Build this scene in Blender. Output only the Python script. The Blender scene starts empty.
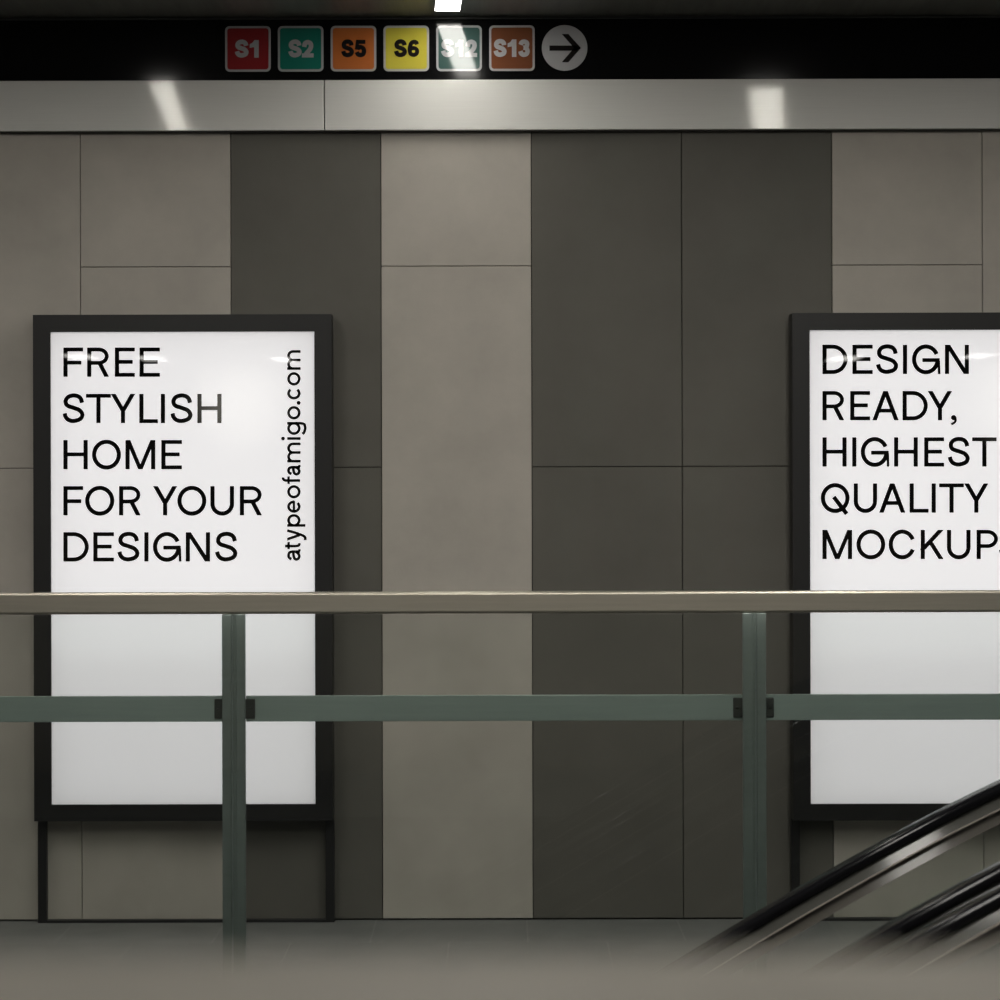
import bpy, bmesh, math, random
from mathutils import Vector, Matrix
random.seed(7)
S = bpy.context.scene
COL = S.collection
EYE = 1.678          # camera height above the hall floor
F = 2503.0           # focal length in pixels of the 1000 px frame
ROLL = 0.0026        # slight tilt of the hand-held camera
CEIL = 3.606

# ------------------------------------------------------------------ helpers
def P(px, py, D):
    """measured photograph point -> place in the hall at depth D"""
    dx, dy = px - 500.0, 500.0 - py
    tx = dx * math.cos(ROLL) + dy * math.sin(ROLL)
    ty = -dx * math.sin(ROLL) + dy * math.cos(ROLL)
    return Vector((tx * D / F, D, EYE + ty * D / F))

def obj(name, bm, mat, parent=None, smooth=False):
    me = bpy.data.meshes.new(name)
    bmesh.ops.recalc_face_normals(bm, faces=bm.faces[:])
    bm.to_mesh(me); bm.free()
    mats = mat if isinstance(mat, (list, tuple)) else [mat]
    for m in mats: me.materials.append(m)
    if smooth:
        for p in me.polygons: p.use_smooth = True
    o = bpy.data.objects.new(name, me)
    COL.objects.link(o)
    if parent: o.parent = parent
    return o

def tag(o, label, cat, group=None):
    o['label'] = label; o['category'] = cat
    if group: o['group'] = group
    return o

def thing(name, label, cat, loc, group=None):
    o = bpy.data.objects.new(name, None)
    COL.objects.link(o); o.location = loc
    bpy.context.view_layer.update()
    return tag(o, label, cat, group)

def under(o, root):
    """keep world coordinates of a part built in place"""
    o.parent = root
    o.matrix_parent_inverse = Matrix.Translation(-root.location)
    return o

def struct(name, bm, mat, label=None):
    o = obj(name, bm, mat); o['kind'] = 'structure'
    if label: o['label'] = label
    return o

def box(bm, x0, x1, y0, y1, z0, z1, bev=0.0, mi=0, seg=2):
    r = bmesh.ops.create_cube(bm, size=1.0)
    vs = r['verts']
    for v in vs:
        v.co = Vector(((x0 + x1) / 2 + v.co.x * (x1 - x0), (y0 + y1) / 2 + v.co.y * (y1 - y0), (z0 + z1) / 2 + v.co.z * (z1 - z0)))
    fs = set(f for v in vs for f in v.link_faces)
    for f in fs: f.material_index = mi
    if bev > 0:
        es = set(e for v in vs for e in v.link_edges)
        r2 = bmesh.ops.bevel(bm, geom=list(es), offset=bev, segments=seg, affect='EDGES', profile=0.5)
        for f in r2['faces']: f.material_index = mi
    return bm

def poly(bm, pts, mi=0):
    f = bm.faces.new([bm.verts.new(p) for p in pts]); f.material_index = mi
    return f

def plate(bm, pts2, y0, y1):
    """polygon in x,z extruded from depth y0 to y1"""
    n = len(pts2)
    a = [bm.verts.new((x, y0, z)) for x, z in pts2]
    b = [bm.verts.new((x, y1, z)) for x, z in pts2]
    bm.faces.new(a); bm.faces.new(b[::-1])
    for i in range(n):
        j = (i + 1) % n
        bm.faces.new((a[i], b[i], b[j], a[j]))

def sweep(bm, path, prof):
    """path: list of (x,z) at depth 0 ; prof: list of (y,n), n along the path normal"""
    rings = []
    for i, (x, z) in enumerate(path):
        p0 = path[max(i - 1, 0)]; p1 = path[min(i + 1, len(path) - 1)]
        t = Vector((p1[0] - p0[0], p1[1] - p0[1])).normalized()
        nrm = Vector((-t.y, t.x))
        rings.append([bm.verts.new((x + nrm.x * n, y, z + nrm.y * n)) for y, n in prof])
    k = len(prof)
    for r0, r1 in zip(rings, rings[1:]):
        for i in range(k):
            j = (i + 1) % k
            bm.faces.new((r0[i], r0[j], r1[j], r1[i]))
    bm.faces.new(rings[0]); bm.faces.new(rings[-1][::-1])

def rrect(cx, cz, w, h, r, n=6):
    pts = []
    for qx, qz, a0 in ((1, 1, 0), (-1, 1, 90), (-1, -1, 180), (1, -1, 270)):
        for i in range(n + 1):
            a = math.radians(a0 + 90 * i / n)
            pts.append((cx + qx * (w / 2 - r) + r * math.cos(a), cz + qz * (h / 2 - r) + r * math.sin(a)))
    return pts

# ------------------------------------------------------------------ materials
def newmat(name):
    m = bpy.data.materials.new(name); m.use_nodes = True
    nt = m.node_tree
    return m, nt, nt.nodes['Principled BSDF'], nt.nodes['Material Output']

def pbr(name, col, rough=0.5, metal=0.0, spec=0.5, coat=0.0, noise=0.0, nscale=4.0, stretch=(1, 1, 1), bump=0.0, bscale=60):
    m, nt, b, out = newmat(name)
    N, L = nt.nodes, nt.links
    b.inputs['Base Color'].default_value = (*col, 1)
    b.inputs['Roughness'].default_value = rough
    b.inputs['Metallic'].default_value = metal
    b.inputs['Specular IOR Level'].default_value = spec
    b.inputs['Coat Weight'].default_value = coat
    if noise or bump:
        tc = N.new('ShaderNodeTexCoord'); mp = N.new('ShaderNodeMapping')
        mp.inputs['Scale'].default_value = stretch
        L.new(tc.outputs['Object'], mp.inputs['Vector'])
    if noise:
        nz = N.new('ShaderNodeTexNoise'); nz.inputs['Scale'].default_value = nscale
        nz.inputs['Detail'].default_value = 8; nz.inputs['Roughness'].default_value = 0.62
        L.new(mp.outputs['Vector'], nz.inputs['Vector'])
        mr = N.new('ShaderNodeMapRange')
        mr.inputs['From Min'].default_value = 0.3; mr.inputs['From Max'].default_value = 0.7
        mr.inputs['To Min'].default_value = 1 - noise; mr.inputs['To Max'].default_value = 1 + noise
        L.new(nz.outputs['Fac'], mr.inputs['Value'])
        mx = N.new('ShaderNodeMix'); mx.data_type = 'RGBA'; mx.blend_type = 'MULTIPLY'
        mx.inputs['Factor'].default_value = 1
        mx.inputs['A'].default_value = (*col, 1)
        L.new(mr.outputs['Result'], mx.inputs['B'])
        L.new(mx.outputs['Result'], b.inputs['Base Color'])
    if bump:
        n2 = N.new('ShaderNodeTexNoise'); n2.inputs['Scale'].default_value = bscale; n2.inputs['Detail'].default_value = 4
        L.new(mp.outputs['Vector'], n2.inputs['Vector'])
        bp = N.new('ShaderNodeBump'); bp.inputs['Strength'].default_value = bump; bp.inputs['Distance'].default_value = 0.004
        L.new(n2.outputs['Fac'], bp.inputs['Height']); L.new(bp.outputs['Normal'], b.inputs['Normal'])
    return m

def emit(name, col, strength):
    m, nt, b, out = newmat(name)
    e = nt.nodes.new('ShaderNodeEmission')
    e.inputs['Color'].default_value = (*col, 1); e.inputs['Strength'].default_value = strength
    nt.links.new(e.outputs[0], out.inputs['Surface']); nt.nodes.remove(b)
    return m

def thin_glass(name, tint, ior=1.45, rough=0.0):
    m, nt, b, out = newmat(name)
    nt.nodes.remove(b); N, L = nt.nodes, nt.links
    tr = N.new('ShaderNodeBsdfTransparent'); tr.inputs['Color'].default_value = (*tint, 1)
    gl = N.new('ShaderNodeBsdfGlossy'); gl.inputs['Roughness'].default_value = rough
    fr = N.new('ShaderNodeFresnel'); fr.inputs['IOR'].default_value = ior
    mx = N.new('ShaderNodeMixShader')
    L.new(fr.outputs[0], mx.inputs[0]); L.new(tr.outputs[0], mx.inputs[1]); L.new(gl.outputs[0], mx.inputs[2])
    L.new(mx.outputs[0], out.inputs['Surface'])
    return m

def poster_face(name, col):
    """back-lit opal sheet behind glass"""
    m, nt, b, out = newmat(name)
    nt.nodes.remove(b); N, L = nt.nodes, nt.links
    d = N.new('ShaderNodeBsdfDiffuse'); d.inputs['Color'].default_value = (*[c * 0.5 for c in col], 1)
    t = N.new('ShaderNodeBsdfTranslucent'); t.inputs['Color'].default_value = (*col, 1)
    a = N.new('ShaderNodeAddShader')
    g = N.new('ShaderNodeBsdfGlossy'); g.inputs['Roughness'].default_value = 0.008
    fr = N.new('ShaderNodeFresnel'); fr.inputs['IOR'].default_value = 1.5
    mx = N.new('ShaderNodeMixShader')
    L.new(d.outputs[0], a.inputs[0]); L.new(t.outputs[0], a.inputs[1])
    L.new(fr.outputs[0], mx.inputs[0]); L.new(a.outputs[0], mx.inputs[1]); L.new(g.outputs[0], mx.inputs[2])
    L.new(mx.outputs[0], out.inputs['Surface'])
    return m

def brushed(name, col, r_wide, r_tight, mix):
    m, nt, b, out = newmat(name)
    nt.nodes.remove(b); N, L = nt.nodes, nt.links
    tc = N.new('ShaderNodeTexCoord'); mp = N.new('ShaderNodeMapping'); mp.inputs['Scale'].default_value = (1.2, 1.2, 160)
    nz = N.new('ShaderNodeTexNoise'); nz.inputs['Scale'].default_value = 3; nz.inputs['Detail'].default_value = 3
    L.new(tc.outputs['Object'], mp.inputs[0]); L.new(mp.outputs[0], nz.inputs['Vector'])
    wv = N.new('ShaderNodeTexNoise'); wv.inputs['Scale'].default_value = 2.2; wv.inputs['Detail'].default_value = 1
    L.new(tc.outputs['Object'], wv.inputs['Vector'])
    bp = N.new('ShaderNodeBump'); bp.inputs['Strength'].default_value = 0.5; bp.inputs['Distance'].default_value = 0.012
    L.new(wv.outputs['Fac'], bp.inputs['Height'])
    cr = N.new('ShaderNodeMix'); cr.data_type = 'RGBA'
    cr.inputs['A'].default_value = (*[c * 0.93 for c in col], 1); cr.inputs['B'].default_value = (*[c * 1.05 for c in col], 1)
    L.new(nz.outputs['Fac'], cr.inputs['Factor'])
    g1 = N.new('ShaderNodeBsdfGlossy'); g1.inputs['Roughness'].default_value = r_wide
    g2 = N.new('ShaderNodeBsdfGlossy'); g2.inputs['Roughness'].default_value = r_tight
    L.new(cr.outputs['Result'], g1.inputs['Color']); L.new(cr.outputs['Result'], g2.inputs['Color'])
    df = N.new('ShaderNodeBsdfDiffuse'); L.new(cr.outputs['Result'], df.inputs['Color'])
    m0 = N.new('ShaderNodeMixShader'); m0.inputs[0].default_value = 0.62
    L.new(g1.outputs[0], m0.inputs[1]); L.new(df.outputs[0], m0.inputs[2])
    mx = N.new('ShaderNodeMixShader'); mx.inputs[0].default_value = mix
    L.new(m0.outputs[0], mx.inputs[1]); L.new(g2.outputs[0], mx.inputs[2]); L.new(mx.outputs[0], out.inputs['Surface'])
    return m

M = {}
M['light_tile'] = pbr('light concrete tile', (0.405, 0.377, 0.333), 0.62, noise=0.10, nscale=3.0, spec=0.35, bump=0.06, bscale=30)
M['dark_tile'] = pbr('dark concrete tile', (0.106, 0.101, 0.087), 0.6, noise=0.09, nscale=3.0, spec=0.3, bump=0.05, bscale=30)
M['joint'] = pbr('joint and painted shadow black', (0.035, 0.034, 0.03), 0.9)
M['fascia'] = brushed('brushed fascia steel', (0.72, 0.715, 0.685), 0.72, 0.07, 0.021)
M['sign_black'] = pbr('gloss black sign', (0.004, 0.004, 0.0045), 0.09, spec=0.22)
def gloss(name, c): return pbr(name, c, 0.06, spec=0.5)
M['red'] = gloss('badge red', (0.27, 0.02, 0.024))
M['teal'] = gloss('badge teal', (0.014, 0.18, 0.135))
M['orange'] = gloss('badge orange', (0.50, 0.145, 0.036))
M['yellow'] = gloss('badge yellow', (0.52, 0.46, 0.055))
M['slate'] = gloss('badge slate green', (0.045, 0.095, 0.085))
M['brown'] = gloss('badge brown', (0.17, 0.06, 0.027))
M['badge_white'] = gloss('badge white', (0.40, 0.40, 0.41))
M['badge_black'] = gloss('badge black', (0.012, 0.01, 0.01))
M['ceiling'] = pbr('dark ceiling metal', (0.17, 0.172, 0.16), 0.4, noise=0.25, nscale=1.4, stretch=(14, 1, 1), spec=0.5)
M['trim_dark'] = pbr('dark grey trim', (0.05, 0.05, 0.05), 0.4)
M['floor'] = None
M['frame'] = pbr('charcoal frame', (0.0088, 0.0088, 0.0088), 0.45, spec=0.4)
M['poster'] = poster_face('opal poster sheet', (0.93, 0.925, 0.93))
M['ink'] = pbr('black poster ink', (0.002, 0.002, 0.002), 0.008, spec=0.5)
M['mirror'] = pbr('added mirror lining', (1.0, 1.0, 1.0), 0.02, metal=1)
M['led_bright'] = emit('lightbox board bright', (1.0, 0.99, 1.0), 0.72)
M['led_fade'] = emit('added dim board for sheet fade', (1.0, 0.972, 0.992), 0.575)  # weaker emission put in so the sheet darkens towards its foot
M['steel_warm'] = pbr('satin handrail steel', (0.47, 0.44, 0.37), 0.36, metal=0.9, noise=0.06, nscale=3, stretch=(1, 8, 30))
M['mid_steel'] = pbr('satin middle rail steel', (0.39, 0.48, 0.44), 0.4, metal=0.3, noise=0.05, nscale=3, stretch=(1, 8, 20))
M['steel'] = pbr('satin post steel', (0.275, 0.325, 0.305), 0.4, metal=0.4, noise=0.05, nscale=3, stretch=(1, 8, 20))
M['bracket'] = pbr('dark bracket', (0.055, 0.062, 0.056), 0.5, metal=0.3)
M['glass'] = thin_glass('green tinted balustrade glass', (0.924, 0.938, 0.930))
M['esc_glass'] = thin_glass('escalator glass', (0.95, 0.965, 0.955))
M['rubber'] = pbr('black handrail rubber', (0.006, 0.006, 0.007), 0.1, spec=0.13)
M['guide'] = pbr('polished guide steel', (0.066, 0.066, 0.060), 0.08, spec=0.13)
M['guide_dark'] = pbr('bronze satin strip', (0.08, 0.075, 0.066), 0.1, spec=0.10)
M['lip'] = pbr('bright edge strip', (0.32, 0.285, 0.25), 0.4)
M['truss'] = pbr('escalator cladding', (0.22, 0.22, 0.21), 0.4, metal=0.8)
M['step'] = pbr('grooved step metal', (0.16, 0.16, 0.16), 0.5, metal=0.7)
M['parapet'] = pbr('honed beige stone', (0.142, 0.131, 0.106), 0.5, noise=0.22, nscale=6, spec=0.04)
M['lamp'] = emit('lamp diffuser', (1.0, 0.965, 0.90), 20.0)
M['lamp_main'] = emit('main lamp diffuser', (1.0, 0.965, 0.90), 36.0)
M['lamp_far'] = emit('far lamp diffuser', (1.0, 0.97, 0.92), 12.0)
M['white_wall'] = pbr('pale far wall', (0.14, 0.138, 0.128), 0.8)
M['housing'] = pbr('lamp housing', (0.12, 0.12, 0.12), 0.5)

def floor_mat():
    m, nt, b, out = newmat('grey floor tile')
    N, L = nt.nodes, nt.links
    tc = N.new('ShaderNodeTexCoord'); mp = N.new('ShaderNodeMapping')
    mp.inputs['Location'].default_value = (0.198, 0.10, 0)
    L.new(tc.outputs['Object'], mp.inputs[0])
    br = N.new('ShaderNodeTexBrick'); br.offset = 0.5
    br.inputs['Scale'].default_value = 1; br.inputs['Mortar Size'].default_value = 0.003
    br.inputs['Brick Width'].default_value = 0.6; br.inputs['Row Height'].default_value = 0.6
    br.inputs['Color1'].default_value = (0.165, 0.17, 0.165, 1); br.inputs['Color2'].default_value = (0.185, 0.188, 0.18, 1)
    br.inputs['Mortar'].default_value = (0.225, 0.225, 0.215, 1)
    L.new(mp.outputs[0], br.inputs['Vector'])
    nz = N.new('ShaderNodeTexNoise'); nz.inputs['Scale'].default_value = 6; nz.inputs['Detail'].default_value = 8
    L.new(tc.outputs['Object'], nz.inputs['Vector'])
    mr = N.new('ShaderNodeMapRange'); mr.inputs['To Min'].default_value = 0.75; mr.inputs['To Max'].default_value = 1.25
    L.new(nz.outputs['Fac'], mr.inputs['Value'])
    mx = N.new('ShaderNodeMix'); mx.data_type = 'RGBA'; mx.blend_type = 'MULTIPLY'; mx.inputs['Factor'].default_value = 1
    L.new(br.outputs['Color'], mx.inputs['A']); L.new(mr.outputs['Result'], mx.inputs['B'])
    L.new(mx.outputs['Result'], b.inputs['Base Color'])
    b.inputs['Roughness'].default_value = 0.5
    b.inputs['Specular IOR Level'].default_value = 0.3
    return m
M['floor'] = floor_mat()

# ------------------------------------------------------------------ the hall
XL, XR, YB = -9.0, 9.0, -16.0     # side walls and the far wall behind the viewer
WALL = 10.0

# back wall: concrete tiles over a black backing, tall columns in two tones
bm = bmesh.new()
box(bm, XL, XR, WALL + 0.018, WALL + 0.2, -0.05, CEIL + 0.05, mi=2)
tone = {-4: 0, -3: 0, -2: 1, -1: 0, 0: 1, 1: 1, 2: 0, 3: 0}
jz = {-4: 1.810, -3: 2.613, -2: 1.810, -1: 2.613, 0: 1.810, 1: 1.810, 2: 2.613, 3: 1.810}
cyc = [0, 1, 0, 1, 1, 0, 0, 1]
for j in range(-15, 15):
    x0 = 0.128 + 0.6005 * j; x1 = x0 + 0.6005
    x0, x1 = max(x0, XL), min(x1, XR)
    if x1 - x0 < 0.05: continue
    tn = tone.get(j, cyc[j % 8]); z = jz.get(j, 1.810 if j % 2 else 2.613)
    g = 0.0015
    zs = [0.007, z - g, z + g, CEIL]
    for a, b_ in ((0, 1), (2, 3)):
        box(bm, x0 + g, x1 - g, WALL, WALL + 0.02, zs[a], zs[b_], bev=0.0012, mi=tn, seg=1)
struct('wall_back', bm, [M['light_tile'], M['dark_tile'], M['joint']], 'concrete tiled wall in pale and dark vertical columns')

bm = bmesh.new(); box(bm, XL, XR, 8.16, WALL + 0.03, -0.35, 0.0)
struct('floor', bm, M['floor'], 'grey tiled floor strip along the concrete wall')
bm = bmesh.new(); box(bm, XL, XR, YB, 0.55, -0.35, 0.0)
struct('floor_near', bm, M['floor'])
bm = bmesh.new(); box(bm, XL, XR, 0.3, WALL + 0.1, -4.4, -4.2)
struct('floor_lower', bm, M['floor'])
bm = bmesh.new()
box(bm, XL, XR, YB, WALL + 0.2, CEIL, CEIL + 0.15)
struct('ceiling', bm, M['ceiling'], 'dark metal ceiling')
bm = bmesh.new(); box(bm, XL - 0.2, XL, YB, WALL + 0.2, -4.4, CEIL + 0.1)
struct('wall_left', bm, M['light_tile'])
bm = bmesh.new(); box(bm, XR, XR + 0.2, YB, WALL + 0.2, -4.4, CEIL + 0.1)
struct('wall_right', bm, M['light_tile'])
bm = bmesh.new(); box(bm, XL - 0.2, XR + 0.2, YB - 0.2, YB, -0.35, CEIL + 0.1)
struct('wall_front', bm, M['white_wall'])
bm = bmesh.new(); box(bm, XL, XR, 8.17, 8.4, -4.3, -0.34)
struct('wall_pit', bm, M['light_tile'])

# steel fascia in two lengths, meeting at one joint
FD = 9.955
zt = P(500, 79.6, FD).z; zb = P(500, 129.8, FD).z
xj = P(324.3, 105, FD).x
def fascia(name, x0, x1, label):
    bm = bmesh.new()
    box(bm, x0, x1, FD, WALL - 0.001, zb, zt, bev=0.002, seg=2)
    return struct(name, bm, M['fascia'], label)
fascia('trim_1', XL, xj - 0.0018, 'brushed steel fascia left of the vertical joint')
fascia('trim_2', xj + 0.0018, XR, 'brushed steel fascia right of the vertical joint')
bm = bmesh.new(); box(bm, XL, XR, WALL - 0.03, WALL - 0.001, zb - 0.005, zb - 0.0005)  # black strip put in for the fascia's shadow line
struct('fascia_shadow_strip', bm, M['joint'], 'black strip standing in for the shadow line under the steel fascia')

# ------------------------------------------------------------------ lettering
def cat(pts, n=8):
    out = []
    q = [Vector(p) for p in pts]
    q = [q[0] * 2 - q[1]] + q + [q[-1] * 2 - q[-2]]
    for i in range(1, len(q) - 2):
        p0, p1, p2, p3 = q[i - 1], q[i], q[i + 1], q[i + 2]
        for k in range(n):
            t = k / n
            out.append(0.5 * ((2 * p1) + (p2 - p0) * t + (2 * p0 - 5 * p1 + 4 * p2 - p3) * t * t + (3 * p1 - p0 - 3 * p2 + p3) * t ** 3))
    out.append(q[-2])
    return [(p.x, p.y) for p in out]

def arc(cx, cy, rx, ry, a0, a1, n=26, e=1.0):
    o = []
    for i in range(n + 1):
        a = math.radians(a0 + (a1 - a0) * i / n)
        c, s = math.cos(a), math.sin(a)
        o.append((cx + rx * math.copysign(abs(c) ** e, c), cy + ry * math.copysign(abs(s) ** e, s)))
    return o

_comp = [0]
class Piece(list):
    pass

def piece(polys):
    _comp[0] += 1
    out = []
    for p in polys:
        q = Piece(p); q.c = _comp[0]; out.append(q)
    return out

def ribbon(pts, t, closed=False):
    q = [Vector(p) for p in pts]
    if closed and (q[0] - q[-1]).length < 1e-6: q = q[:-1]
    n = len(q); L, R = [], []
    for i in range(n):
        if closed: a, b = q[i - 1], q[(i + 1) % n]
        else: a, b = q[max(i - 1, 0)], q[min(i + 1, n - 1)]
        d1 = (q[i] - a); d2 = (b - q[i])
        if d1.length < 1e-9: d1 = d2
        if d2.length < 1e-9: d2 = d1
        d1.normalize(); d2.normalize()
        n1 = Vector((-d1.y, d1.x)); n2 = Vector((-d2.y, d2.x))
        m = n1 + n2
        m = m / max(m.length_squared / 2, 0.6)
        L.append(q[i] + m * t / 2); R.append(q[i] - m * t / 2)
    quads = []
    for i in range(n if closed else n - 1):
        j = (i + 1) % n
        quads.append([L[i], L[j], R[j], R[i]])
    return piece(quads)

def diag(x0, y0, x1, y1, t):
    dx, dy = x1 - x0, y1 - y0
    a = t / 2 * math.hypot(dx, dy) / abs(dy)
    return piece([[Vector((x0 - a, y0)), Vector((x0 + a, y0)), Vector((x1 + a, y1)), Vector((x1 - a, y1))]])

def hl(x0, x1, y, t): return piece([[Vector((x0, y - t / 2)), Vector((x1, y - t / 2)), Vector((x1, y + t / 2)), Vector((x0, y + t / 2))]])
def vl(x, y0, y1, t): return piece([[Vector((x - t / 2, y0)), Vector((x + t / 2, y0)), Vector((x + t / 2, y1)), Vector((x - t / 2, y1))]])

def dot(cx, cy, r):
    return piece([[Vector((cx + r * math.cos(a * math.pi / 9), cy + r * math.sin(a * math.pi / 9))) for a in range(18)]])

def spl(w, h, t, pts, n=8):
    """spline through points given in the unit box of the stroke's centre line"""
    return ribbon(cat([(t / 2 + (w - t) * x, t / 2 + (h - t) * y) for x, y in pts], n), t)

S_PTS = [(.955, .71), (.90, .855), (.76, .96), (.50, 1.0), (.23, .95), (.085, .83), (.08, .69), (.20, .59), (.50, .515), (.82, .42), (.975, .25), (.86, .08), (.50, 0.0), (.22, .045), (.07, .16), (.01, .30)]

def glyph(c, w, h, t):
    th = t * 0.92
    q = []
    if c == 'I': q += vl(w / 2, 0, h, t)
    elif c == 'L': q += vl(t / 2, 0, h, t) + hl(0, w, th / 2, th)
    elif c == 'E': q += vl(t / 2, 0, h, t) + hl(0, w, th / 2, th) + hl(0, w, h - th / 2, th) + hl(0, w * .89, h * .51, th)
    elif c == 'F': q += vl(t / 2, 0, h, t) + hl(0, w, h - th / 2, th) + hl(0, w * .91, h * .485, th)
    elif c == 'H': q += vl(t / 2, 0, h, t) + vl(w - t / 2, 0, h, t) + hl(0, w, h * .51, th)
    elif c == 'T': q += vl(w / 2, 0, h, t) + hl(0, w, h - th / 2, th)
    elif c == 'D':
        k = w * .40
        q += vl(t / 2, 0, h, t) + ribbon([(0, h - th / 2)] + arc(k, h / 2, w - k - t / 2, h / 2 - th / 2, 90, -90) + [(0, th / 2)], t * .96)
    elif c in 'PR':
        b = .445 * h if c == 'P' else .475 * h
        k = w * (.50 if c == 'P' else .52)
        wr = w if c == 'P' else w * .98
        q += vl(t / 2, 0, h, t)
        q += ribbon([(0, h - th / 2)] + arc(k, (h - th / 2 + b) / 2, wr - k - t / 2, (h - th / 2 - b) / 2, 90, -90) + [(0, b)], th)
        if c == 'R': q += diag(w * .56, b, w - t * .62, 0, t)
    elif c in 'OQ':
        q += ribbon(arc(w / 2, h / 2, w / 2 - t / 2, h / 2 - t / 2 + .35, 0, 360, 48), t, True)
        if c == 'Q': q += ribbon([(w * .45, h * .54), (w * .90, -h * .04)], t)
    elif c == 'C': q += ribbon(arc(w / 2, h / 2, w / 2 - t / 2, h / 2 - t / 2 + .35, 23, 337, 44), t)
    elif c == 'G':
        q += ribbon(arc(w * .495, h / 2, w * .495 - t / 2, h / 2 - t / 2 + .35, 24, 348, 46), t)
        q += hl(w * .37, w * .99, h * .475, th)
        q += diag(w * .955, h * .45, w * .968, 0, t * .62)
    elif c == 'S': q += spl(w, h + .5, t, S_PTS)
    elif c == 'U':
        r = w / 2 - t / 2
        q += ribbon([(t / 2, h)] + arc(w / 2, r + t / 2 - .3, r, r, 180, 360) + [(w - t / 2, h)], t)
    elif c == 'K':
        q += vl(t / 2, 0, h, t) + diag(t * .45, h * .325, w * .87, h, t) + diag(w * .42, h * .58, w - t * .66, 0, t)
    elif c == 'M':
        q += vl(t / 2, 0, h, t) + vl(w - t / 2, 0, h, t) + diag(t * .62, h, w / 2, 0, t * .95) + diag(w - t * .62, h, w / 2, 0, t * .95)
    elif c == 'N': q += vl(t / 2, 0, h, t) + vl(w - t / 2, 0, h, t) + diag(t * .62, h, w - t * .62, 0, t)
    elif c == 'A': q += diag(t * .55, 0, w / 2, h, t) + diag(w - t * .55, 0, w / 2, h, t) + hl(w * .22, w * .78, h * .33, th)
    elif c == 'Y': q += diag(t * .58, h, w / 2, h * .42, t) + diag(w - t * .58, h, w / 2, h * .42, t) + vl(w / 2, 0, h * .44, t)
    elif c == ',': q += dot(w * .55, t * .62, t * .62) + ribbon(cat([(w * .82, t * .7), (w * .8, -t * .3), (w * .2, -t * .95)]), t * .55)
    # small letters, h is the x-height
    elif c == 'o': q += ribbon(arc(w / 2, h / 2, w / 2 - t / 2, h / 2 - t / 2, 0, 360, 36), t, True)
    elif c == 'c': q += ribbon(arc(w / 2, h / 2, w / 2 - t / 2, h / 2 - t / 2, 38, 322, 32), t)
    elif c == 'e': q += ribbon(arc(w / 2, h / 2, w / 2 - t / 2, h / 2 - t / 2, 0, 318, 34), t) + hl(t * .5, w - t * .15, h * .5, t * .9)
    elif c == 'a':
        q += spl(w * .92, h, t, [(.05, .72), (.2, .93), (.5, 1.0), (.85, .92), (.98, .66), (.98, .30), (.98, -.08)])
        q += spl(w * .92, h, t, [(.98, .56), (.5, .53), (.12, .44), (.01, .26), (.13, .07), (.42, 0), (.76, .1), (.98, .34)])
        q += hl(w * .80, w, t * .45, t * .9)
    elif c == 't':
        q += spl(w, h * 1.22, t, [(.36, 1.05), (.36, .6), (.36, .25), (.48, .05), (.75, 0), (.98, .01)])
        q += hl(0, w * .95, h - t / 2, t * .9)
    elif c == 'f':
        q += spl(w, h * 1.4, t, [(1.0, 1.0), (.72, 1.0), (.45, .9), (.40, .7), (.40, .3), (.40, -.06)]) + hl(0, w * .95, h - t / 2, t * .9)
    elif c == 'i': q += vl(w / 2, 0, h, t) + dot(w / 2, h * 1.31, t * .68)
    elif c == '.': q += dot(w / 2, t * .72, t * .72)
    elif c == 'm':
        q += vl(t / 2, 0, h, t)
        for a in (0, 1):
            x0 = t / 2 + (w - t) / 2 * a; x1 = x0 + (w - t) / 2; r = (x1 - x0) / 2
            q += ribbon([(x0, h * .45), (x0, h * .60)] + arc(x0 + r, h - t / 2 - r, r, r, 180, 0, 14) + [(x1, 0)], t)
    elif c == 'p': q += vl(t / 2, -h * .36, h, t) + ribbon(arc(w / 2, h / 2, w / 2 - t / 2, h / 2 - t / 2, 0, 360, 34), t, True)
    elif c == 'g':
        q += ribbon(arc(w / 2, h / 2, w / 2 - t / 2, h / 2 - t / 2, 0, 360, 34), t, True)
        q += ribbon(cat([(w - t / 2, h), (w - t / 2, h * .5), (w - t / 2, 0), (w * .8, -h * .28), (w * .5, -h * .34), (w * .2, -h * .26), (w * .08, -h * .12)]), t)
    elif c == 'y':
        q += diag(t * .55, h, w / 2, t * .2, t) + ribbon(cat([(w - t * .55, h), (w * .70, h * .45), (w * .47, -h * .12), (w * .3, -h * .33), (w * .05, -h * .34)]), t)
    # heavy figures of the line badges
    elif c == '1': q += vl(w - t / 2, 0, h, t) + piece([[Vector((w - t, h * .60)), Vector((w - t * .4, h * .74)), Vector((w - t * .35, h)), Vector((w - t * .95, h)), Vector((w * .30, h * .84)), Vector((0, h * .77)), Vector((0, h * .56))]])
    elif c == '2': q += spl(w, h, t, [(.02, .64), (.12, .90), (.5, 1.0), (.88, .90), (.95, .68), (.80, .46), (.42, .20), (.16, .02)]) + hl(0, w, t * .46, t * .92)
    elif c == '3': q += spl(w, h, t, [(.03, .76), (.17, .94), (.5, 1.0), (.85, .93), (.90, .74), (.75, .57), (.42, .535)]) + spl(w, h, t, [(.42, .535), (.8, .49), (.97, .28), (.84, .07), (.48, 0), (.14, .07), (0, .27)])
    elif c == '5': q += hl(w * .16, w * .93, h - t * .45, t * .9) + ribbon([(w * .28, h), (w * .17, h * .44)], t * .8) + spl(w, h, t, [(.08, .48), (.35, .60), (.6, .61), (.9, .50), (1.0, .30), (.88, .08), (.5, 0), (.15, .07), (0, .24)])
    elif c == '6':
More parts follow.
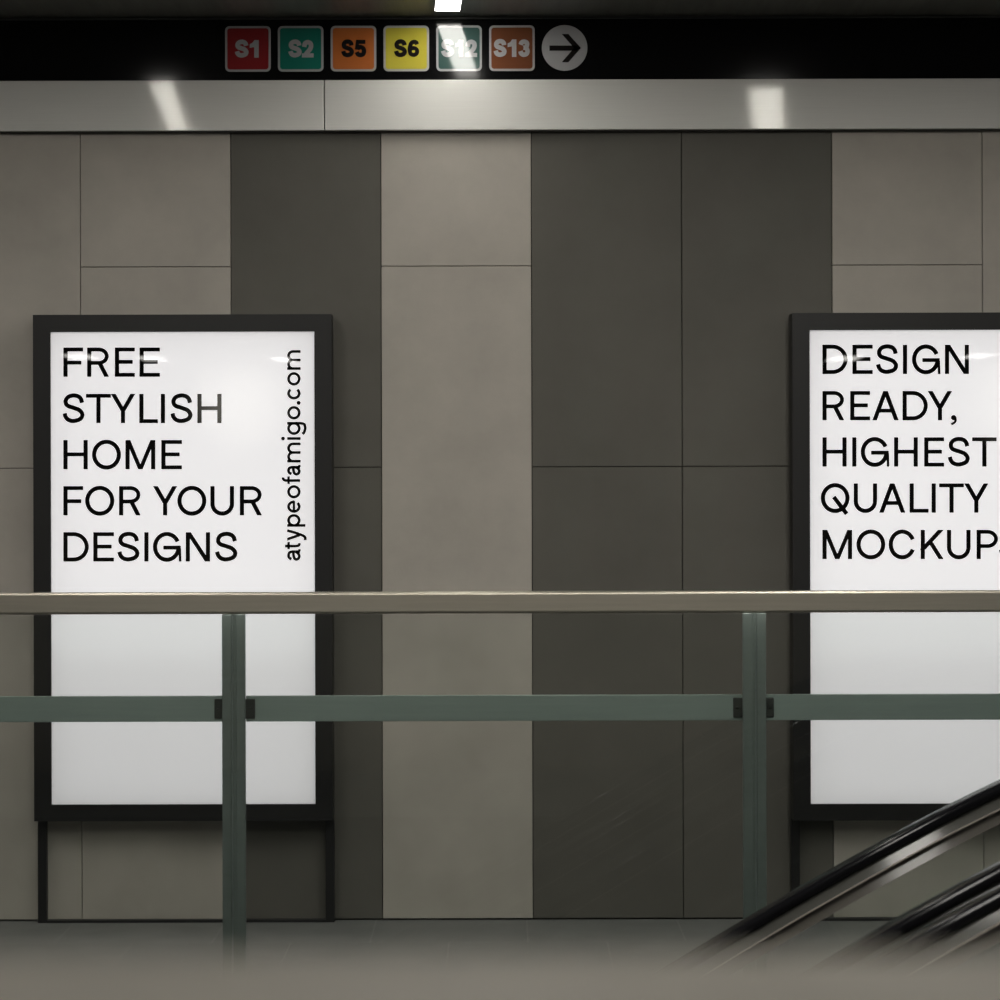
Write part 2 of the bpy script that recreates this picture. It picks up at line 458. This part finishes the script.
        q += ribbon(arc(w / 2, h * .325, w / 2 - t / 2, h * .325 - t / 2, 0, 360, 34), t * .92, True)
        q += spl(w, h, t * .95, [(.97, .80), (.85, .95), (.55, 1.0), (.2, .88), (.02, .58), (0, .3)])
    return q

def letters(bm, c, x0, x1, ytop, ybot, t, D):
    """upright letter filling the photograph box x0..x1, ytop..ybot on the plane at depth D"""
    for poly_ in glyph(c, x1 - x0, ybot - ytop, t):
        poly(bm, [P(x0 + v.x, ybot - v.y, D - 4e-5 * (poly_.c % 6)) for v in poly_])

def letters_up(bm, c, y0, y1, xbase, xh, t, D):
    """letter turned a quarter so that the line reads upwards"""
    for poly_ in glyph(c, y0 - y1, xh, t):
        poly(bm, [P(xbase - v.y, y0 - v.x, D) for v in poly_])

# ------------------------------------------------------------------ overhead line sign
SD = 9.975
root = thing('direction_sign', 'long glossy black overhead sign with coloured train line badges and arrow', 'sign', (0, SD, zt))
bm = bmesh.new(); box(bm, XL + 0.01, XR - 0.01, SD, WALL - 0.001, zt + 0.0005, CEIL - 0.006)
under(obj('sign_board', bm, M['sign_black']), root)
bm = bmesh.new(); box(bm, XL + 0.01, XR - 0.01, SD - 0.008, SD - 0.0005, CEIL - 0.012, CEIL - 0.004, bev=0.002)
e = under(obj('edge_trim', bm, M['trim_dark']), root); e['label'] = 'thin grey edge along the ceiling'
badges = [
    (225.2, 'red', 'badge_white', 'S1', [(234.7, 248.8), (249.7, 258.7)], 'red square badge reading S1'),
    (277.9, 'teal', 'badge_white', 'S2', [(288.1, 301.9), (301.9, 313.6)], 'teal square badge reading S2'),
    (330.7, 'orange', 'badge_black', 'S5', [(341.0, 354.2), (354.6, 366.2)], 'orange square badge reading S5'),
    (383.5, 'yellow', 'badge_black', 'S6', [(393.8, 407.2), (407.6, 419.4)], 'yellow square badge reading S6'),
    (436.3, 'slate', 'badge_white', 'S12', [(440.9, 454.3), (455.0, 463.4), (465.4, 477.1)], 'grey green square badge reading S12'),
    (489.1, 'brown', 'badge_white', 'S13', [(493.4, 506.8), (507.6, 516.4), (518.2, 530.0)], 'brown square badge reading S13'),
]
k = F / SD
for bx, colr, tcol, text, spans, lab in badges:
    yc = 49.0 - (bx - 225) * 0.0026
    c = P(bx + 22.8, yc, SD)
    bm = bmesh.new(); plate(bm, rrect(c.x, c.z, 45.6 / k, 45.6 / k, 4.6 / k), SD - 0.003, SD - 0.0002)
    b = under(obj('line_badge', bm, M['badge_white']), root); b['label'] = lab
    bm = bmesh.new(); plate(bm, rrect(c.x, c.z, 41.2 / k, 41.2 / k, 2.8 / k), SD - 0.0042, SD - 0.0028)
    fld = under(obj('colour_field', bm, M[colr]), root); fld.parent = b; fld.matrix_parent_inverse = Matrix.Identity(4)
    bm = bmesh.new()
    for ch, (x0, x1) in zip(text, spans):
        letters(bm, ch, x0, x1, yc - 8.9, yc + 8.6, 4.5, SD - 0.0052)
    lt = obj('lettering', bm, M[tcol]); lt.parent = b
    # both sub-parts were built in place: undo the root offset they inherit through the badge
c = P(564.6, 48.0, SD)
bm = bmesh.new(); plate(bm, [(c.x + 22.8 / k * math.cos(a * math.pi / 32), c.z + 22.8 / k * math.sin(a * math.pi / 32)) for a in range(64)], SD - 0.003, SD - 0.0002)
disc = under(obj('arrow_disc', bm, M['badge_white']), root); disc['label'] = 'pale round disc with a black right arrow'
bm = bmesh.new()
DA = SD - 0.0036
for q_ in hl(0, 27.5, 0, 5.2) + [[Vector(v) for v in ((12.4, 14.1), (19.0, 14.1), (31.6, 0.2), (25.4, -2.5), (24.6, .2))], [Vector(v) for v in ((12.4, -14.1), (19.0, -14.1), (31.6, 0.2), (25.4, 2.5), (24.6, .2))]]:
    poly(bm, [P(549.4 + v.x, 48.1 - v.y, DA) for v in q_])
ar = obj('arrow', bm, M['badge_black']); ar.parent = disc

# ------------------------------------------------------------------ back-lit poster displays
def display(xl, top, xr, bot, label, textfun):
    FDp = 9.878                       # frame front
    G = 9.886                         # sheet front
    a = P(xl, 420, G); w_ = (xr - xl) * G / F
    x0, x1 = a.x, a.x + w_
    z1 = P((xl + min(xr, 1000)) / 2, top, G).z; z0 = P((xl + min(xr, 1000)) / 2, bot, G).z
    bs, bt, bb = 0.0685, 0.068, 0.0655
    root = thing('poster_display', label, 'display', ((x0 + x1) / 2, 9.94, 0), None)
    bm = bmesh.new()
    X0, X1, Z0, Z1 = x0 - bs, x1 + bs, z0 - bb, z1 + bt
    Y1 = 9.985
    box(bm, X0, x0, FDp, Y1, Z0, Z1, bev=0.0008)
    box(bm, x1, X1, FDp, Y1, Z0, Z1, bev=0.0008)
    box(bm, x0 - 0.001, x1 + 0.001, FDp, Y1, z1, Z1, bev=0.0008)
    box(bm, x0 - 0.001, x1 + 0.001, FDp, Y1, Z0, z0, bev=0.0008)
    box(bm, x0 - 0.02, x1 + 0.02, Y1 - 0.012, Y1 - 0.001, z0 - 0.02, z1 + 0.02)
    under(obj('frame', bm, M['frame']), root)
    bm = bmesh.new()
    poly(bm, [(x0, G, z0), (x1, G, z0), (x1, G, z1), (x0, G, z1)])
    sh = under(obj('poster_sheet', bm, M['poster']), root); sh['label'] = 'white lit poster sheet'
    bm = bmesh.new(); textfun(bm, G - 0.0006)
    tx = obj('lettering', bm, M['ink']); tx.parent = sh
    # added lightbox: dimmer lower board and mirrored lining shape the sheet's fade
    yb = G + 0.078; e_ = 0.0008
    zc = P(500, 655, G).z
    bm = bmesh.new()
    for q_ in (((x0 + e_, G + .002, z0 + e_), (x0 + e_, yb, z0 + e_), (x0 + e_, yb, z1 - e_), (x0 + e_, G + .002, z1 - e_)),
               ((x1 - e_, G + .002, z0 + e_), (x1 - e_, yb, z0 + e_), (x1 - e_, yb, z1 - e_), (x1 - e_, G + .002, z1 - e_)),
               ((x0 + e_, G + .002, z0 + e_), (x1 - e_, G + .002, z0 + e_), (x1 - e_, yb, z0 + e_), (x0 + e_, yb, z0 + e_)),
               ((x0 + e_, G + .002, z1 - e_), (x1 - e_, G + .002, z1 - e_), (x1 - e_, yb, z1 - e_), (x0 + e_, yb, z1 - e_))):
        poly(bm, q_)
    under(obj('lightbox_lining', bm, M['mirror']), root)
    bm = bmesh.new(); poly(bm, [(x0 + e_, yb, zc), (x1 - e_, yb, zc), (x1 - e_, yb, z1 - e_), (x0 + e_, yb, z1 - e_)])
    under(obj('fade_light_board', bm, M['led_bright']), root)
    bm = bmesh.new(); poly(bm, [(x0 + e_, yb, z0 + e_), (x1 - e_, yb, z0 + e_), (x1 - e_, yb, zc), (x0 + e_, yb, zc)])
    under(obj('fade_light_board', bm, M['led_fade']), root)
    for lx in (X0, X1 - 0.0345):
        bm = bmesh.new(); box(bm, lx, lx + 0.0345, 9.955, Y1, 0.0, Z0 + 0.001, bev=0.0015)
        under(obj('leg', bm, M['frame']), root)
    bm = bmesh.new(); box(bm, X0 + 0.034, X1 - 0.034, 9.955, Y1, 0.0, 0.011, bev=0.0015)
    under(obj('base_bar', bm, M['frame']), root)
    return root

def text_rows(bm, D, rows, s, ox, t):
    for word, top, h, spans in rows:
        for ch, (a, b_) in zip(word, spans):
            if ch == ',': letters(bm, ch, ox + a / s, ox + b_ / s, top, top + h, t, D)
            else: letters(bm, ch, ox + a / s, ox + b_ / s, top, top + h, t, D)

def text_left(bm, D):
    rows = [('FREE', 347.5, 29.3, [(38, 128), (146, 247), (272, 363), (384, 477)]),
            ('STYLISH', 393.8, 29.3, [(33, 136), (141, 254), (253, 365), (383, 468), (482, 499), (523, 627), (647, 757)]),
            ('HOME', 440.0, 29.3, [(38, 149), (168, 300), (320, 456), (483, 577)]),
            ('FORYOUR', 486.1, 29.3, [(38, 128), (137, 270), (291, 391), (445, 556), (556, 688), (706, 814), (840, 942)]),
            ('DESIGNS', 532.2, 29.3, [(38, 154), (174, 268), (282, 386), (407, 424), (445, 573), (594, 705), (726, 831)])]
    text_rows(bm, D, rows, 4.545, 55, 4.3)
    side = [('a', 560.8, 549.2), ('t', 549.2, 541.6), ('y', 540.8, 529.0), ('p', 526.8, 514.0), ('e', 512.8, 500.4), ('o', 498.4, 485.1),
            ('f', 484.0, 476.0), ('a', 475.6, 464.8), ('m', 462.5, 442.5), ('i', 440.0, 437.0), ('g', 434.9, 421.9), ('o', 419.5, 406.0),
            ('.', 404.5, 401.2), ('c', 399.5, 387.3), ('o', 385.6, 372.1), ('m', 369.9, 350.1)]
    for ch, y0, y1 in side: letters_up(bm, ch, y0, y1, 300.6, 13.4, 2.75, D)

def text_right(bm, D):
    s = 5.405
    rows = [('DESIGN', 344.7, 29.3, [(40, 177), (202, 312), (328, 452), (477, 496), (524, 676), (702, 832)]),
            ('READY,', 391.0, 29.3, [(40, 160), (190, 298), (309, 453), (473, 610), (609, 742), (730, 765)]),
            ('HIGHEST', 437.3, 29.3, [(40, 171), (203, 222), (247, 400), (427, 556), (590, 698), (716, 839), (849, 982)]),
            ('QUALITY', 483.4, 29.3, [(31, 187), (209, 336), (346, 489), (511, 614), (632, 651), (671, 805), (806, 938)]),
            ('MOCKUPS', 529.8, 29.3, [(40, 201), (224, 380), (398, 545), (571, 697), (713, 841), (873, 990), (993, 1117)])]
    text_rows(bm, D, rows, s, 815, 4.3)

display(50.8, 331.8, 314.6, 804.2, 'black framed lit poster beginning FREE STYLISH HOME, at left on the tiled wall', text_left)
display(809.6, 330.0, 1073.4, 803.6, 'black framed lit poster beginning DESIGN READY, behind the rising escalators', text_right)

# ------------------------------------------------------------------ glass railing along the edge of the floor
RD = 8.333
kr = F / RD
root = thing('glass_railing', 'green glass railing with satin steel posts and handrail before the wall', 'railing', (0, RD, 0))
zt_r = P(500, 591.7, RD).z; zb_r = P(500, 613.6, RD).z
bm = bmesh.new(); box(bm, -4.6, 4.6, RD, RD + 0.06, zb_r, zt_r, bev=0.009, seg=4)
under(obj('handrail', bm, M['steel_warm'], smooth=False), root)
pw = 23.4 / kr
posts = []
p1 = P(233.6, 660, RD).x; p2 = P(754.4, 660, RD).x; sp = p2 - p1
for n in range(-1, 3):
    posts.append(p1 + sp * n)
zm1 = P(500, 696.0, RD).z; zm0 = P(500, 722.0, RD).z
for x in posts:
    bm = bmesh.new()
    box(bm, x - pw / 2 + .004, x + pw / 2 - .004, RD + 0.006, RD + 0.05, 0.0, zb_r, bev=0.001)
    box(bm, x - pw / 2, x - 0.007, RD - 0.002, RD + 0.012, 0.0, zb_r, bev=0.003)
    box(bm, x + 0.007, x + pw / 2, RD - 0.002, RD + 0.012, 0.0, zb_r, bev=0.003)
    pb = under(obj('post', bm, M['steel']), root)
    bm = bmesh.new(); box(bm, x - 0.09, x + 0.09, RD - 0.03, RD + 0.08, 0.0, 0.012, bev=0.002)
    bp = obj('base_plate', bm, M['steel']); bp.parent = pb
    for s in (-1, 1):
        bm = bmesh.new()
        xa = x + s * (pw / 2 - 0.004); xb = x + s * (pw / 2 + 0.029)
        zc = (zm0 + zm1) / 2
        box(bm, min(xa, xb), max(xa, xb), RD + 0.030, RD + 0.052, zc - 0.033, zc + 0.033, bev=0.003)
        bmesh.ops.create_uvsphere(bm, u_segments=10, v_segments=6, radius=0.006, matrix=Matrix.Translation((x + s * (pw / 2 + 0.016), RD + 0.030, zc)))
        br_ = obj('bracket', bm, M['bracket']); br_.parent = pb; br_['label'] = 'dark clamp holding the middle rail'
ends = [-4.55] + posts + [4.55]
for a, b_ in zip(ends, ends[1:]):
    if a == posts[-1] or b_ == posts[0]:
        pass
    ga = 0.0 if a == ends[0] else pw / 2 - 0.002
    gb = 0.0 if b_ == ends[-1] else pw / 2 - 0.002
    bm = bmesh.new(); box(bm, a + ga, b_ - gb, RD + 0.038, RD + 0.05, zm0, zm1, bev=0.002)
    under(obj('middle_rail', bm, M['mid_steel']), root)
    bm = bmesh.new(); box(bm, a + 0.003, b_ - 0.003, RD - 0.045, RD - 0.035, 0.03, zb_r - 0.001)
    g_ = under(obj('glass_panel', bm, M['glass']), root); g_['label'] = 'faintly green clear glass pane'
bm = bmesh.new(); box(bm, -4.55, 4.55, RD - 0.055, RD - 0.02, 0.0, 0.05, bev=0.003)
under(obj('bottom_rail', bm, M['steel']), root)

# ------------------------------------------------------------------ escalators
DA_ = 7.2
tops = [(687, 955), (770, 905.5), (835, 868), (900, 832), (950, 805.5), (1000, 781)]
path = []
for px, py in tops:
    p = P(px, py, DA_); path.append((p.x, p.z))
# straight run down to the lower floor
x0, z0 = path[0]; sl = 0.59
low = [(x0 - 0.5 * i, z0 - 0.5 * i * sl) for i in range(12, 0, -1)]
# the run levels out at the landing on the right
x1, z1 = path[-1]; up = []
ang = math.atan(0.47); Rr = 1.7
for i in range(1, 13):
    a = ang * (1 - i / 12)
    up.append((x1 + Rr * (math.sin(ang) - math.sin(a)), z1 + Rr * (math.cos(a) - math.cos(ang))))
xe, ze = up[-1]
up += [(xe + 0.4 * i, ze) for i in range(1, 4)]
RAW = low + path + up
PATH = cat(RAW, 5)
ZSH = -0.019                                                        # centre of the handrail below its top edge

def off(path, d):
    out = []
    for i, (x, z) in enumerate(path):
        p0 = path[max(i - 1, 0)]; p1 = path[min(i + 1, len(path) - 1)]
        t = Vector((p1[0] - p0[0], p1[1] - p0[1])).normalized()
        out.append((x - t.y * d, z + t.x * d))
    return out

def balustrade(root, D):
    prof = [(D + y, n - 0.0175) for y, n in rrect(0, 0, 0.082, 0.035, 0.0165, 6)]
    bm = bmesh.new(); sweep(bm, PATH, prof)
    h = under(obj('handrail', bm, M['rubber'], smooth=True), root); h['label'] = 'black rubber moving handrail'
    bm = bmesh.new(); sweep(bm, PATH, [(D - 0.022, -0.032), (D + 0.022, -0.032), (D + 0.022, -0.064), (D - 0.040, -0.064)])
    under(obj('handrail_guide', bm, M['guide']), root)
    bm = bmesh.new(); sweep(bm, PATH, [(D - 0.042, -0.0635), (D + 0.026, -0.0635), (D + 0.026, -0.067), (D - 0.042, -0.067)])
    under(obj('edge_strip', bm, M['lip']), root)
    bm = bmesh.new(); sweep(bm, PATH, [(D - 0.018, -0.0675), (D + 0.018, -0.0675), (D + 0.018, -0.104), (D - 0.037, -0.104)])
    under(obj('glass_clamp', bm, M['guide_dark']), root)
    bm = bmesh.new(); sweep(bm, PATH, [(D - 0.005, -0.1035), (D + 0.005, -0.1035), (D + 0.005, -0.72), (D - 0.005, -0.72)])
    under(obj('glass_panel', bm, M['esc_glass']), root)
    bm = bmesh.new(); sweep(bm, PATH, [(D - 0.11, -0.71), (D + 0.11, -0.71), (D + 0.11, -1.02), (D - 0.11, -1.02)])
    under(obj('skirt', bm, M['truss']), root)

def escalator(D0, D1, label):
    root = thing('escalator', label, 'escalator', (PATH[-1][0], (D0 + D1) / 2, 0), 'side by side escalators')
    balustrade(root, D0); balustrade(root, D1)
    bm = bmesh.new(); sweep(bm, PATH, [(D0 + 0.1, -1.03), (D1 - 0.1, -1.03), (D1 - 0.1, -1.45), (D0 + 0.1, -1.45)])
    under(obj('truss', bm, M['truss']), root)
    bm = bmesh.new()
    base = off(PATH, -0.98)
    x = base[0][0] + 0.3
    def zat(x):
        for (xa, za), (xb, zb2) in zip(base, base[1:]):
            if xa <= x <= xb: return za + (zb2 - za) * (x - xa) / max(xb - xa, 1e-6)
        return base[-1][1]
    while x < base[-1][0] - 0.2:
        z = zat(x + 0.2)
        box(bm, x, x + 0.395, D0 + 0.115, D1 - 0.115, z - 0.24, z, bev=0.004, seg=1)
        x += 0.4
    under(obj('step_band', bm, M['step']), root)
    return root
escalator(6.23, 7.2, 'escalator nearer the wall, its far black handrail crossing the lit poster')
escalator(5.08, 6.0, 'escalator nearer the viewer, its lone black handrail lowest at the right edge')

# ------------------------------------------------------------------ parapet close to the viewer
zp = P(500, 952, 0.90).z
bm = bmesh.new()
box(bm, -3.5, 3.5, 0.66, 0.88, -0.02, zp - 0.04)
box(bm, -3.5, 3.5, 0.60, 0.90, zp - 0.045, zp, bev=0.006, seg=3)
tagp = struct('parapet', bm, M['parapet'], 'blurred beige stone parapet along the bottom of the view')

# ------------------------------------------------------------------ lamps
def strip(x0, y0, x1, y1, w, label, mat='lamp_main', group=None):
    """recessed strip light with a slim housing set just under the ceiling"""
    a, b_ = Vector((x0, y0, 0)), Vector((x1, y1, 0))
    root = thing('ceiling_light', label, 'ceiling light', ((x0 + x1) / 2, (y0 + y1) / 2, CEIL), group)
    d = (b_ - a).normalized(); n = Vector((-d.y, d.x, 0))
    def slab(wd, ext, za, zb2):
        bm = bmesh.new()
        base = [a - d * ext - n * wd / 2, b_ + d * ext - n * wd / 2, b_ + d * ext + n * wd / 2, a - d * ext + n * wd / 2]
        lo = [bm.verts.new((p.x, p.y, za)) for p in base]; hi = [bm.verts.new((p.x, p.y, zb2)) for p in base]
        bm.faces.new(lo); bm.faces.new(hi[::-1])
        for i in range(4): bm.faces.new((lo[i], lo[(i + 1) % 4], hi[(i + 1) % 4], hi[i]))
        return bm
    under(obj('housing', slab(w + 0.012, 0.006, CEIL - 0.004, CEIL - 0.0002), M['housing']), root)
    dif = under(obj('diffuser', slab(w, 0, CEIL - 0.0055, CEIL - 0.0035), M[mat]), root)
    dif['label'] = 'glowing white diffuser'
    return root
ca = P(447.5, 11.8, 9.875)
strip(ca.x, 9.835, ca.x + 0.062, 8.55, 0.096, 'bright strip light at the ceiling edge, above the S12 badge', 'lamp')
strip(-1.552, 8.42, -1.79, 5.2, 0.10, 'ceiling strip light mirrored in the steel fascia left of the red badge')
strip(1.25, 8.2, 1.60, 5.2, 0.155, 'ceiling strip light mirrored in the steel fascia above the right dark tiles')
strip(-0.03, 4.95, 0.0, 2.9, 0.34, 'wide ceiling light mirrored as pale streaks on the escalator rails')
G_ = 'added unseen fill strips above the escalators'  # unseen strips added to brighten the wall and hall
for x in (-4.6, 3.9):
    strip(x, 8.3, x, 5.2, 0.11, 'added unseen fill strip above the escalator well', group=G_)
for x in (-4.6, -1.6, 1.5, 4.6):
    strip(x, 3.6, x, 0.6, 0.12, 'added unseen fill strip above the escalator well', group=G_)
# far lamps behind the viewer, mirrored in the poster glass
def far_lamp(px, py, wpx, label):
    z = CEIL - EYE
    dv = F * z / (500 - py); y = 2 * 9.886 - dv
    x = (px - 500) * dv / F; w = wpx * dv / F
    strip(x - w / 2, y, x + w / 2, y, 1.1, label, 'lamp_far')
far_lamp(81, 355.5, 28, 'distant ceiling light mirrored on the F of FREE')
far_lamp(152, 357.5, 24, 'distant ceiling light mirrored on the last E of FREE')
far_lamp(284, 359, 20, 'distant ceiling light mirrored beside the sideways web address')
far_lamp(845, 359, 30, 'distant ceiling light mirrored on the D of DESIGN READY')
far_lamp(978, 357, 24, 'distant ceiling light mirrored right of the word DESIGN')
# unseen spots added to make the soft glow mirrored in the poster glass
def glow(name, x, z, r, energy):
    l = bpy.data.lights.new(name, 'SPOT'); l.energy = energy; l.spot_size = math.radians(50); l.spot_blend = 1.0
    l.color = (1, 0.97, 0.9); l.shadow_soft_size = 0.05
    o = bpy.data.objects.new(name, l); COL.objects.link(o)
    d = r / math.tan(math.radians(25))
    o.location = (x, YB + d, z)
    o.rotation_euler = (-math.pi / 2, 0, math.pi) if False else (math.pi / 2, 0, math.pi)
    return o
dv = 2 * 9.886 - YB
glow('added_glow_spot', (240 - 500) * dv / F, EYE + (500 - 402) * dv / F, 0.85, 2100)
glow('added_glow_spot', (1016 - 500) * dv / F, EYE + (500 - 400) * dv / F, 0.85, 1700)

# ------------------------------------------------------------------ world, camera
w = bpy.data.worlds.new('World'); S.world = w; w.use_nodes = True
w.node_tree.nodes['Background'].inputs['Color'].default_value = (0.5, 0.5, 0.47, 1)
w.node_tree.nodes['Background'].inputs['Strength'].default_value = 0.05

cam = bpy.data.cameras.new('Camera'); co = bpy.data.objects.new('Camera', cam); COL.objects.link(co)
cam.sensor_width = 36; cam.sensor_fit = 'HORIZONTAL'; cam.lens = 36 * F / 1000
cam.clip_start = 0.05; cam.clip_end = 100
co.matrix_world = Matrix.Translation((0, 0, EYE)) @ Matrix.Rotation(math.pi / 2, 4, 'X') @ Matrix.Rotation(-ROLL, 4, 'Z')
cam.dof.use_dof = True; cam.dof.focus_distance = 9.7; cam.dof.aperture_fstop = 4.5
S.camera = co
S.view_settings.view_transform = 'Standard'; S.view_settings.look = 'None'
S.view_settings.gamma = 1.0; S.view_settings.exposure = 0.0; S.view_settings.use_curve_mapping = False

# parts of parts were built in place: take out the offset inherited from the thing
bpy.context.view_layer.update()
for o in list(COL.objects):
    if o.parent and o.parent.parent:
        o.matrix_parent_inverse = Matrix.Identity(4)
